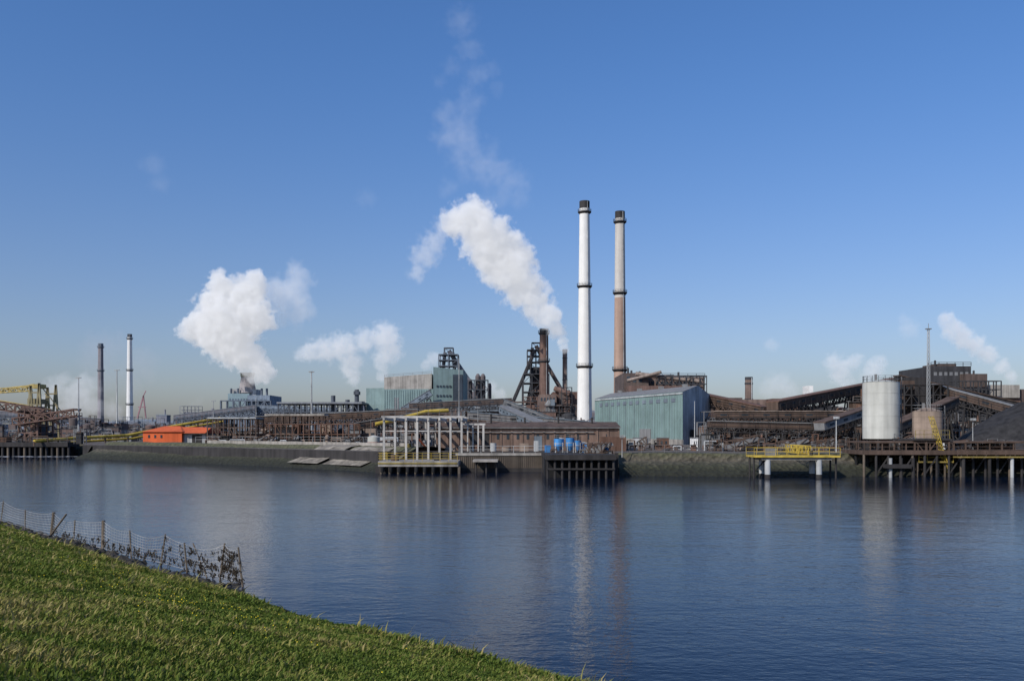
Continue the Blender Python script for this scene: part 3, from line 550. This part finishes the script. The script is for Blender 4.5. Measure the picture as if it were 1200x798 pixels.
def heap(px,top,w_,d,name='coal_heap',mt='coal'):
    cx=X(px,d); H=Z(top,d)-G; W=w_/F*d/2; n=80; vs=[];fs=[]
    for i in range(n+1):
        for j in range(n+1):
            u=-1+2*i/n; v=-1+2*j/n; r=math.hypot(u,v)+.12*noise.noise(Vector((u*2+px,v*2,0)))
            h=max(0,1-r)*1.15; h=min(h,.95+.05*h)
            x=cx+u*W; y=d+v*W*.8; z=G-.3+H*h+noise.fractal(Vector((x*.25,y*.25,0)),1,2,4)*.3*(h>0)
            vs.append((x,y,z))
    for i in range(n):
        for j in range(n): a=i*(n+1)+j; fs.append((a,a+n+1,a+n+2,a+1))
    b=MB(name); b.add(vs,fs,mat('coal_'+mt,COL[mt],scale=.9,streak=0,bump=.5),True); return b.done()
heap(1212,470,210,165); heap(1090,502,70,155); heap(250,508,40,215,'ore_heap','brown')
def mast(px,top,d,r=.12,col='lgrey',arm=True,name='light_mast'):
    b=MB(name); x=X(px,d); z=Z(top,d)
    b.cyl((x,d,G-.5),(x,d,z),r*1.3,col,r1=r*.7,n=8)
    if arm:
        w_=d/F*2.2; b.beam((x-w_,d,z),(x+w_,d,z),r,col)
        for f in(-1,-.3,.3,1): b.box(x+w_*f-r,x+w_*f+r,d-.3,d+.2,z-.1,z+.25,col)
    return b.done()
mast(92,443,300,.25); mast(137,434,420,.3); mast(365,436,300,.28); mast(538,420,190,.12,arm=False); mast(980,490,130,.08); mast(814,470,196,.08,arm=False); mast(729,512,121,.05)
mast(250,470,330,.15); mast(470,500,150,.05); mast(300,466,400,.15,arm=False); mast(1140,492,130,.06); mast(560,478,200,.08)
b=MB('lattice_mast'); d=140; b.tower(X(1088,d),d,G,Z(386,d),.5,.25,'lgrey',.045,26); b.box(X(1088,d)-.4,X(1088,d)+.4,d-.3,d+.3,Z(386,d),Z(385,d),'grey'); b.beam((X(1088,d),d,Z(385,d)),(X(1088,d),d,Z(379,d)),.06,'grey'); b.done()
b=MB('site_cabin'); d=150
for px,w_,mt in ((744,10,'lgrey'),(812,6,'white'),(865,8,'brown'),(772,12,'rust')):
    x=X(px,d); W=w_/F*d; b.box(x,x+W,d,d+2.4,G,G+1.9,mt); b.box(x-.08,x+W+.08,d-.08,d+2.5,G+1.9,G+2.,'grey'); b.windows((x+.1,d),(x+W-.1,d),G+.9,G+1.4,2,'glass',.4,.03)
b.done()
b=MB('quay_equipment'); b.clutter(735,880,516,140,12,40,seed=51,mts=('rust','brown','grey','lgrey','conc')); b.done()
b=MB('quay_fence'); b.rail([(X(738,123),123,3.0),(X(1010,123),123,3.0)],1.1,'grey',.04,1.6); b.done()

# ---------------------------------------------------------------- steam plumes (real volumes)
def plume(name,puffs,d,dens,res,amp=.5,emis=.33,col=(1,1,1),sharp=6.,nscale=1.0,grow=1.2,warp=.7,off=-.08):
    R=random.Random(len(puffs)*3+int(d))
    P3=[]; 
    for px,py,r in puffs:
        rr=r/F*d*grow; c=P(px,py,d); c.y+=R.uniform(-.4,.4)*rr; P3.append((c,rr))
    b=MB(name)
    mt=bpy.data.materials.new(name+'_vapour'); mt.use_nodes=True; N=mt.node_tree.nodes; L=mt.node_tree.links
    N.remove(N['Principled BSDF']); out=N['Material Output']
    at=N.new('ShaderNodeAttribute'); at.attribute_name='density'
    m1=N.new('ShaderNodeMath'); m1.operation='MULTIPLY'; m1.inputs[1].default_value=dens; L.new(at.outputs['Fac'],m1.inputs[0])
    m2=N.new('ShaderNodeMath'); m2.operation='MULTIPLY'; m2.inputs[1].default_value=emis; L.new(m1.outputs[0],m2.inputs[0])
    sc=N.new('ShaderNodeVolumeScatter'); sc.inputs['Color'].default_value=col+(1,); L.new(m1.outputs[0],sc.inputs['Density']); sc.inputs['Anisotropy'].default_value=0
    em=N.new('ShaderNodeEmission'); em.inputs['Color'].default_value=(.93*col[0],.95*col[1],1*col[2],1); L.new(m2.outputs[0],em.inputs['Strength'])  # added glow stands in for light scattered repeatedly inside the plume
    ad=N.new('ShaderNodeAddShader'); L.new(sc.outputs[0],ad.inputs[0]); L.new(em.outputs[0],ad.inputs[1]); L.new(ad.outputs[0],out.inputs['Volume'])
    for c,r in P3:
        n=8; 
        b.cyl(c-Vector((0,0,r*.7)),c,r*.6,mt,r1=r,n=n); b.cyl(c,c+Vector((0,0,r*.7)),r,mt,r1=r*.6,n=n)
    o=b.done()
    ng=bpy.data.node_groups.new(name+'_nodes','GeometryNodeTree')
    ng.interface.new_socket('Geometry',in_out='INPUT',socket_type='NodeSocketGeometry'); ng.interface.new_socket('Geometry',in_out='OUTPUT',socket_type='NodeSocketGeometry')
    N=ng.nodes; L=ng.links; gi=N.new('NodeGroupInput'); go=N.new('NodeGroupOutput')
    pos=N.new('GeometryNodeInputPosition')
    rm=sum(r for c,r in P3)/len(P3)
    nw=N.new('ShaderNodeTexNoise'); nw.inputs['Scale'].default_value=.6/rm; nw.inputs['Detail'].default_value=2; L.new(pos.outputs[0],nw.inputs['Vector'])
    sb=N.new('ShaderNodeVectorMath'); sb.operation='SUBTRACT'; sb.inputs[1].default_value=(.5,.5,.5); L.new(nw.outputs['Color'],sb.inputs[0])
    sc=N.new('ShaderNodeVectorMath'); sc.operation='SCALE'; sc.inputs['Scale'].default_value=rm*warp; L.new(sb.outputs[0],sc.inputs[0])
    ap=N.new('ShaderNodeVectorMath'); ap.operation='ADD'; L.new(pos.outputs[0],ap.inputs[0]); L.new(sc.outputs[0],ap.inputs[1])
    prev=None
    for c,r in P3:
        di=N.new('ShaderNodeVectorMath'); di.operation='DISTANCE'; di.inputs[1].default_value=c; L.new(ap.outputs[0],di.inputs[0])
        q=N.new('ShaderNodeMath'); q.operation='MULTIPLY_ADD'; q.inputs[1].default_value=-1/r; q.inputs[2].default_value=1; L.new(di.outputs['Value'],q.inputs[0])
        if prev is None: prev=q
        else:
            mxx=N.new('ShaderNodeMath'); mxx.operation='SMOOTH_MAX'; mxx.inputs[2].default_value=.25; L.new(prev.outputs[0],mxx.inputs[0]); L.new(q.outputs[0],mxx.inputs[1]); prev=mxx
    nn_=N.new('ShaderNodeTexNoise'); nn_.inputs['Scale'].default_value=1.6*nscale/rm; nn_.inputs['Detail'].default_value=6; nn_.inputs['Roughness'].default_value=.62; L.new(pos.outputs[0],nn_.inputs['Vector'])
    t1=N.new('ShaderNodeMath'); t1.operation='MULTIPLY_ADD'; t1.inputs[1].default_value=2; t1.inputs[2].default_value=-1; L.new(nn_.outputs[0],t1.inputs[0])
    t2=N.new('ShaderNodeMath'); t2.operation='MULTIPLY_ADD'; t2.inputs[1].default_value=amp*2; t2.inputs[2].default_value=off; L.new(t1.outputs[0],t2.inputs[0])
    t3=N.new('ShaderNodeMath'); t3.operation='ADD'; L.new(prev.outputs[0],t3.inputs[0]); L.new(t2.outputs[0],t3.inputs[1])
    t4=N.new('ShaderNodeMath'); t4.operation='MULTIPLY'; t4.inputs[1].default_value=sharp; t4.use_clamp=True; L.new(t3.outputs[0],t4.inputs[0])
    vc=N.new('GeometryNodeVolumeCube'); L.new(t4.outputs[0],vc.inputs['Density']); vc.inputs['Background'].default_value=0
    mn=[min(c[i]-r*1.4 for c,r in P3) for i in range(3)]; mxv=[max(c[i]+r*1.4 for c,r in P3) for i in range(3)]; mn[2]=max(mn[2],G+.5)
    vc.inputs['Min'].default_value=mn; vc.inputs['Max'].default_value=mxv
    big=max(mxv[i]-mn[i] for i in range(3))
    for i,ax in enumerate('XYZ'): vc.inputs['Resolution '+ax].default_value=max(16,int(res*(mxv[i]-mn[i])/big))
    sm=N.new('GeometryNodeSetMaterial'); sm.inputs['Material'].default_value=mt; L.new(vc.outputs[0],sm.inputs[0]); L.new(sm.outputs[0],go.inputs[0])
    md=o.modifiers.new('vapour','NODES'); md.node_group=ng
    return o
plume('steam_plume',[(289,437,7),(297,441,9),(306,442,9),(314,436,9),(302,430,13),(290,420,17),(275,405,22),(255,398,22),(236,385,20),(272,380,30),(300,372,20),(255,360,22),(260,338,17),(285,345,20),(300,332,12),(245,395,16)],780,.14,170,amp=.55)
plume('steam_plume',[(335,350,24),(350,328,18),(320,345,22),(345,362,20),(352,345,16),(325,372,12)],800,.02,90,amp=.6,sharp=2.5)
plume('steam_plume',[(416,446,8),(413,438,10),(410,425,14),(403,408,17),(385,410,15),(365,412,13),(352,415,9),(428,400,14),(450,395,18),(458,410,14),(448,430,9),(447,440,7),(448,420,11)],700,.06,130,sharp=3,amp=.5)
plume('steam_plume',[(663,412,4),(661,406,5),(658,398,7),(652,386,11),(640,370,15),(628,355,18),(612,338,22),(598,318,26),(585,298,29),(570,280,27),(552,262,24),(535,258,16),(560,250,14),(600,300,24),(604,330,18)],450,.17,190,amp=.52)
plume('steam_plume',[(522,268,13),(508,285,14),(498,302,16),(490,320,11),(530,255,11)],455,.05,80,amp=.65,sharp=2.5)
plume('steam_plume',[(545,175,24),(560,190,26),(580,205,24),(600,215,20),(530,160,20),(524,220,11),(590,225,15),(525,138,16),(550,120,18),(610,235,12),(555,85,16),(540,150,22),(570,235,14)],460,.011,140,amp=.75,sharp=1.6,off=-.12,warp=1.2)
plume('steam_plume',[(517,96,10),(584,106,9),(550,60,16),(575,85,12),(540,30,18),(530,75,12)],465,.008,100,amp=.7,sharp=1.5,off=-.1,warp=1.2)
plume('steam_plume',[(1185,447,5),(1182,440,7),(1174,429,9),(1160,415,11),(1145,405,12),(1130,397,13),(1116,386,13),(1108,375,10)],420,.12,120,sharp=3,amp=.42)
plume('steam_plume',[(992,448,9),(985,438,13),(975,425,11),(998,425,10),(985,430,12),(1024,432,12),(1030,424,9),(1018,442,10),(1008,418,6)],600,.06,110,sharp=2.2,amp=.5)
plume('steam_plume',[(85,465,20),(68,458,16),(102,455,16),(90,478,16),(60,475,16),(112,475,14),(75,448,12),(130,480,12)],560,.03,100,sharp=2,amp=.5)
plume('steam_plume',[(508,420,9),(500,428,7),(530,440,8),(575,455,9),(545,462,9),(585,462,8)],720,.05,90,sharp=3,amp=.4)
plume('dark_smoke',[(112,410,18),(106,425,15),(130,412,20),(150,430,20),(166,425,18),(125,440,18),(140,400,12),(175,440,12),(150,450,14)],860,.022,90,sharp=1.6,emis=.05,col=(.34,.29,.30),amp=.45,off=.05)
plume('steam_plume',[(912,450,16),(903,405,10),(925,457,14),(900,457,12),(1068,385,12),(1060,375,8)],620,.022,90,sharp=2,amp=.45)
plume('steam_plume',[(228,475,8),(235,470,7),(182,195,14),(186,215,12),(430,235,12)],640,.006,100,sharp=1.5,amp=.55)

# ---------------------------------------------------------------- near dyke
def zg(s,t):
    e=14.35+.45*noise.noise(Vector((t*.12,0,0)))+.22*noise.noise(Vector((t*.6,3,0)))+max(0,t-30)*.045+max(0,24-t)*.07
    ze=.38
    if s<0: z=4.4
    elif s<e: z=4.4-(4.4-ze)*s/e
    else: z=ze-(s-e)*.3
    z+=.07*noise.noise(Vector((s*.5,t*.5,1)))+.03*noise.noise(Vector((s*2,t*2,5)))
    return z,e
ss=np.concatenate([np.linspace(-60,-4,15),np.arange(-3,20,.35),[24,30]]); ts=np.concatenate([np.linspace(-200,-12,30),np.arange(-10,70,.4),np.linspace(72,400,40)])
vs=[];r2=1/math.sqrt(2)
for s in ss:
    for t in ts:
        z,_=zg(float(s),float(max(t,0))); vs.append(((s-t)*r2,(s+t)*r2,z))
nt_=len(ts); fs=[(i*nt_+j,(i+1)*nt_+j,(i+1)*nt_+j+1,i*nt_+j+1) for i in range(len(ss)-1) for j in range(nt_-1)]
m,N,L=newmat('dyke_turf'); b_=N['Principled BSDF']; b_.inputs['Roughness'].default_value=1; b_.inputs['Specular IOR Level'].default_value=.1
tc=N.new('ShaderNodeTexCoord'); n1=N.new('ShaderNodeTexNoise'); n1.inputs['Scale'].default_value=1.2; n1.inputs['Detail'].default_value=8; n1.inputs['Roughness'].default_value=.7; L.new(tc.outputs['Object'],n1.inputs['Vector'])
r=N.new('ShaderNodeValToRGB'); e=r.color_ramp.elements; e[0].position=.35; e[0].color=(.035,.048,.012,1); e[1].position=.7; e[1].color=(.13,.135,.035,1); L.new(n1.outputs[0],r.inputs[0]); 
sp=N.new('ShaderNodeSeparateXYZ'); L.new(tc.outputs['Object'],sp.inputs[0]); mr=N.new('ShaderNodeMapRange'); mr.inputs[1].default_value=.12; mr.inputs[2].default_value=.34; L.new(sp.outputs[2],mr.inputs[0])
mx=N.new('ShaderNodeMix'); mx.data_type='RGBA'; mx.inputs[6].default_value=(.025,.022,.016,1); L.new(mr.outputs[0],mx.inputs[0]); L.new(r.outputs[0],mx.inputs[7]); L.new(mx.outputs[2],b_.inputs['Base Color'])
b=MB('dyke_slope'); b.add(vs,fs,m,True); b.done()
rng=np.random.default_rng(3)
def sample(n,s0,s1,t0,t1): return rng.uniform(s0,s1,n),rng.uniform(t0,t1,n)
pts=[]
for n,a0,a1,b0,b1,hh in ((200000,1,15.8,4,24,.06),(100000,5,15.6,24,44,.085),(34000,9,16.3,44,64,.11),(14000,14.0,15.2,16,45,.14),(6000,14.3,15.9,4,18,.13)):
    s,t=sample(n,a0,a1,b0,b1); pts.append(np.stack([s,t,np.full(n,hh)],1))
pts=np.concatenate(pts); x=(pts[:,0]-pts[:,1])*r2; y=(pts[:,0]+pts[:,1])*r2
keep=(y>5)&(x>-.62*y-2.5)&(x<.62*y+3); pts=pts[keep];x=x[keep];y=y[keep]
dn=np.array([noise.noise(Vector((a*.7,c*.7,0)))+.6*noise.noise(Vector((a*2.3,c*2.3,4)))+.7*noise.noise(Vector((a*.2,c*.2,9))) for a,c in zip(x,y)])
z=np.array([zg(float(a),float(c))[0] for a,c in pts[:,:2]]); n=len(x)
ok=z>.2; x=x[ok];y=y[ok];z=z[ok];dn=dn[ok];hh=pts[ok,2]; n=len(x)
h=hh*rng.uniform(.4,1.6,n)*(1+.7*dn); wd=.005+.0008*np.hypot(x,y)*rng.uniform(.7,1.3,n)
tall=rng.random(n)<.012; h=np.where(tall,h*2.2,h)
az=rng.uniform(0,2*np.pi,n); ln=rng.uniform(.2,1.1,n)*h; dx=np.cos(az);dy=np.sin(az); la=rng.normal(-.6,1.1,n); lx=np.cos(la)*ln; ly=np.sin(la)*ln
V=np.zeros((n,5,3)); 
V[:,0]=np.stack([x-dx*wd,y-dy*wd,z-.02],1); V[:,1]=np.stack([x+dx*wd,y+dy*wd,z-.02],1)
V[:,2]=np.stack([x+dx*wd*.8+lx*.35,y+dy*wd*.8+ly*.35,z+h*.6],1); V[:,3]=np.stack([x-dx*wd*.8+lx*.35,y-dy*wd*.8+ly*.35,z+h*.6],1)
V[:,4]=np.stack([x+lx,y+ly,z+h*.92],1)
me=bpy.data.meshes.new('grass'); me.vertices.add(n*5); me.vertices.foreach_set('co',V.reshape(-1).astype(np.float32))
base=np.arange(n)[:,None]*5; li=np.concatenate([base+np.array([0,1,2,3]),base+np.array([3,2,4])],1).reshape(-1)
me.loops.add(len(li)); me.loops.foreach_set('vertex_index',li.astype(np.int32))
me.polygons.add(n*2); st=(np.arange(n)[:,None]*7+np.array([0,4])).reshape(-1); me.polygons.foreach_set('loop_start',st.astype(np.int32))
me.update(calc_edges=True)
at=me.attributes.new('tint','FLOAT','POINT'); tv=np.clip(.5+.42*dn+rng.normal(0,.2,n)+.3*tall,0,1); at.data.foreach_set('value',np.repeat(tv,5).astype(np.float32))
m,N,L=newmat('grass_blade'); b_=N['Principled BSDF']; b_.inputs['Roughness'].default_value=.7; b_.inputs['Specular IOR Level'].default_value=.2
a=N.new('ShaderNodeAttribute'); a.attribute_name='tint'; r=N.new('ShaderNodeValToRGB'); e=r.color_ramp.elements
e[0].color=(.045,.075,.012,1); e[1].color=(.36,.30,.12,1); 
for p,c in ((.35,(.10,.15,.022,1)),(.6,(.16,.20,.035,1)),(.8,(.25,.24,.06,1))): q=e.new(p); q.color=c
L.new(a.outputs['Fac'],r.inputs[0]); L.new(r.outputs[0],b_.inputs['Base Color'])
tr=N.new('ShaderNodeBsdfTranslucent'); L.new(r.outputs[0],tr.inputs[0]); ms=N.new('ShaderNodeMixShader'); ms.inputs[0].default_value=.3
L.new(b_.outputs[0],ms.inputs[1]); L.new(tr.outputs[0],ms.inputs[2]); L.new(ms.outputs[0],N['Material Output'].inputs[0])
me.materials.append(m); go_=bpy.data.objects.new('grass',me); scene.collection.objects.link(go_)
b=MB('wildflowers'); ym=mat('flower_yellow',(.8,.6,.03),var=.1)
for i in range(260):
    c=random.choice([(12,28),(11,22),(12.5,33),(9,20)]); s=c[0]+random.gauss(0,1.1); t=c[1]+random.gauss(0,3)
    if s>14: continue
    z_,_=zg(s,t); p=Vector(((s-t)*r2,(s+t)*r2,z_+random.uniform(.06,.11))); q=random.uniform(.010,.019)
    b.cyl(p,p+Vector((0,0,.012)),q,ym,r1=q*.6,n=5); b.beam(p-Vector((0,0,.12)),p,.004,mat('stem',(.07,.12,.02)))
b.done()
b=MB('riprap_rocks'); rm_=mat('wet_rock',(.05,.045,.038),scale=3,streak=0,bump=.4)
R=random.Random(4)
for i in range(520):
    t=R.uniform(30,64); s=15.1+R.random()*1.9+max(0,t-35)*.03; 
    r_=R.uniform(.10,.34)*(1 if t<50 else .8); z_,_=zg(s,t); c=Vector(((s-t)*r2,(s+t)*r2,max(z_,-.25)+r_*.2)); vs=[];fs=[]
    nu,nv=7,5
    for a in range(nv+1):
        for q in range(nu):
            th=math.pi*a/nv; ph=2*math.pi*q/nu; d_=Vector((math.sin(th)*math.cos(ph),math.sin(th)*math.sin(ph),math.cos(th)*.7))
            vs.append(c+d_*r_*(1+.6*noise.noise(d_*1.3+Vector((i*3.1,0,0)))))
    for a in range(nv):
        for q in range(nu): fs.append((a*nu+q,(a+1)*nu+q,(a+1)*nu+(q+1)%nu,a*nu+(q+1)%nu))
    b.add(vs,fs,rm_)
b.done()
b=MB('wire_fence'); wood=mat('weathered_wood',(.13,.105,.08),scale=4); wire=mat('galvanised_wire',(.34,.34,.34),rough=.6)
weed=mat('dried_weed',(.035,.027,.018),scale=5)
def fp(s,t,z): return Vector(((s-t)*r2,(s+t)*r2,z))
T=[31.5,33.6,36.3,39.2,42.2,45.8,50,53.5,58,63,68,74]
FS=16.9; tops=[]
for i,t in enumerate(T):
    ln_=R.uniform(-.45,.45); tp=fp(FS+R.uniform(-.2,.2),t+ln_,1.35+R.uniform(-.3,.3)); tops.append(tp)
    big=i in(5,7)
    b.cyl(fp(FS,t,-.5),tp,.11 if big else .045,wood,r1=.09 if big else .035,n=8)
b.cyl(fp(FS-.4,52.6,.1),fp(FS,51.0,1.5),.05,wood,n=6)
b.cyl(fp(FS,34.6,.0),fp(FS+.3,36.5,1.2),.03,wood,n=6)
def catn(i,f,h):
    a=fp(FS,T[i],0).lerp(tops[i],h); c=fp(FS,T[i+1],0).lerp(tops[i+1],h); p=a.lerp(c,f)
    sag=(.16+.1*math.sin(i*2.3))*h; return p-Vector((0,0,sag*4*f*(1-f)))
for k in range(9):
    h=.1+k*.108
    for i in range(len(T)-1):
        for j in range(6): b.beam(catn(i,j/6,h),catn(i,(j+1)/6,h),.016 if k in(0,8,4) else .011,wire)
for i in range(len(T)-1):
    n_=int((T[i+1]-T[i])/.22)
    for k in range(n_): b.beam(catn(i,k/n_,.08),catn(i,k/n_,.97),.010,wire)
for i in range(420):
    k=R.choice([0,0,0,1,1,2,3,4,5,6]); 
    if k>4 and R.random()<.5: continue
    h=R.choice([.2,.42,.42,.64,.86]) if k<3 else R.choice([.2,.3,.42]); h+=R.uniform(-.08,.08); f=R.random(); p=catn(k,f,h)+Vector((R.uniform(-.03,.03),R.uniform(-.03,.03),0))
    for q in range(3): b.beam(p+Vector((R.uniform(-.07,.07),R.uniform(-.07,.07),R.uniform(-.04,.06))),p+Vector((R.uniform(-.09,.09),R.uniform(-.09,.09),-R.uniform(.03,.22))),R.uniform(.010,.030),weed)
b.done()
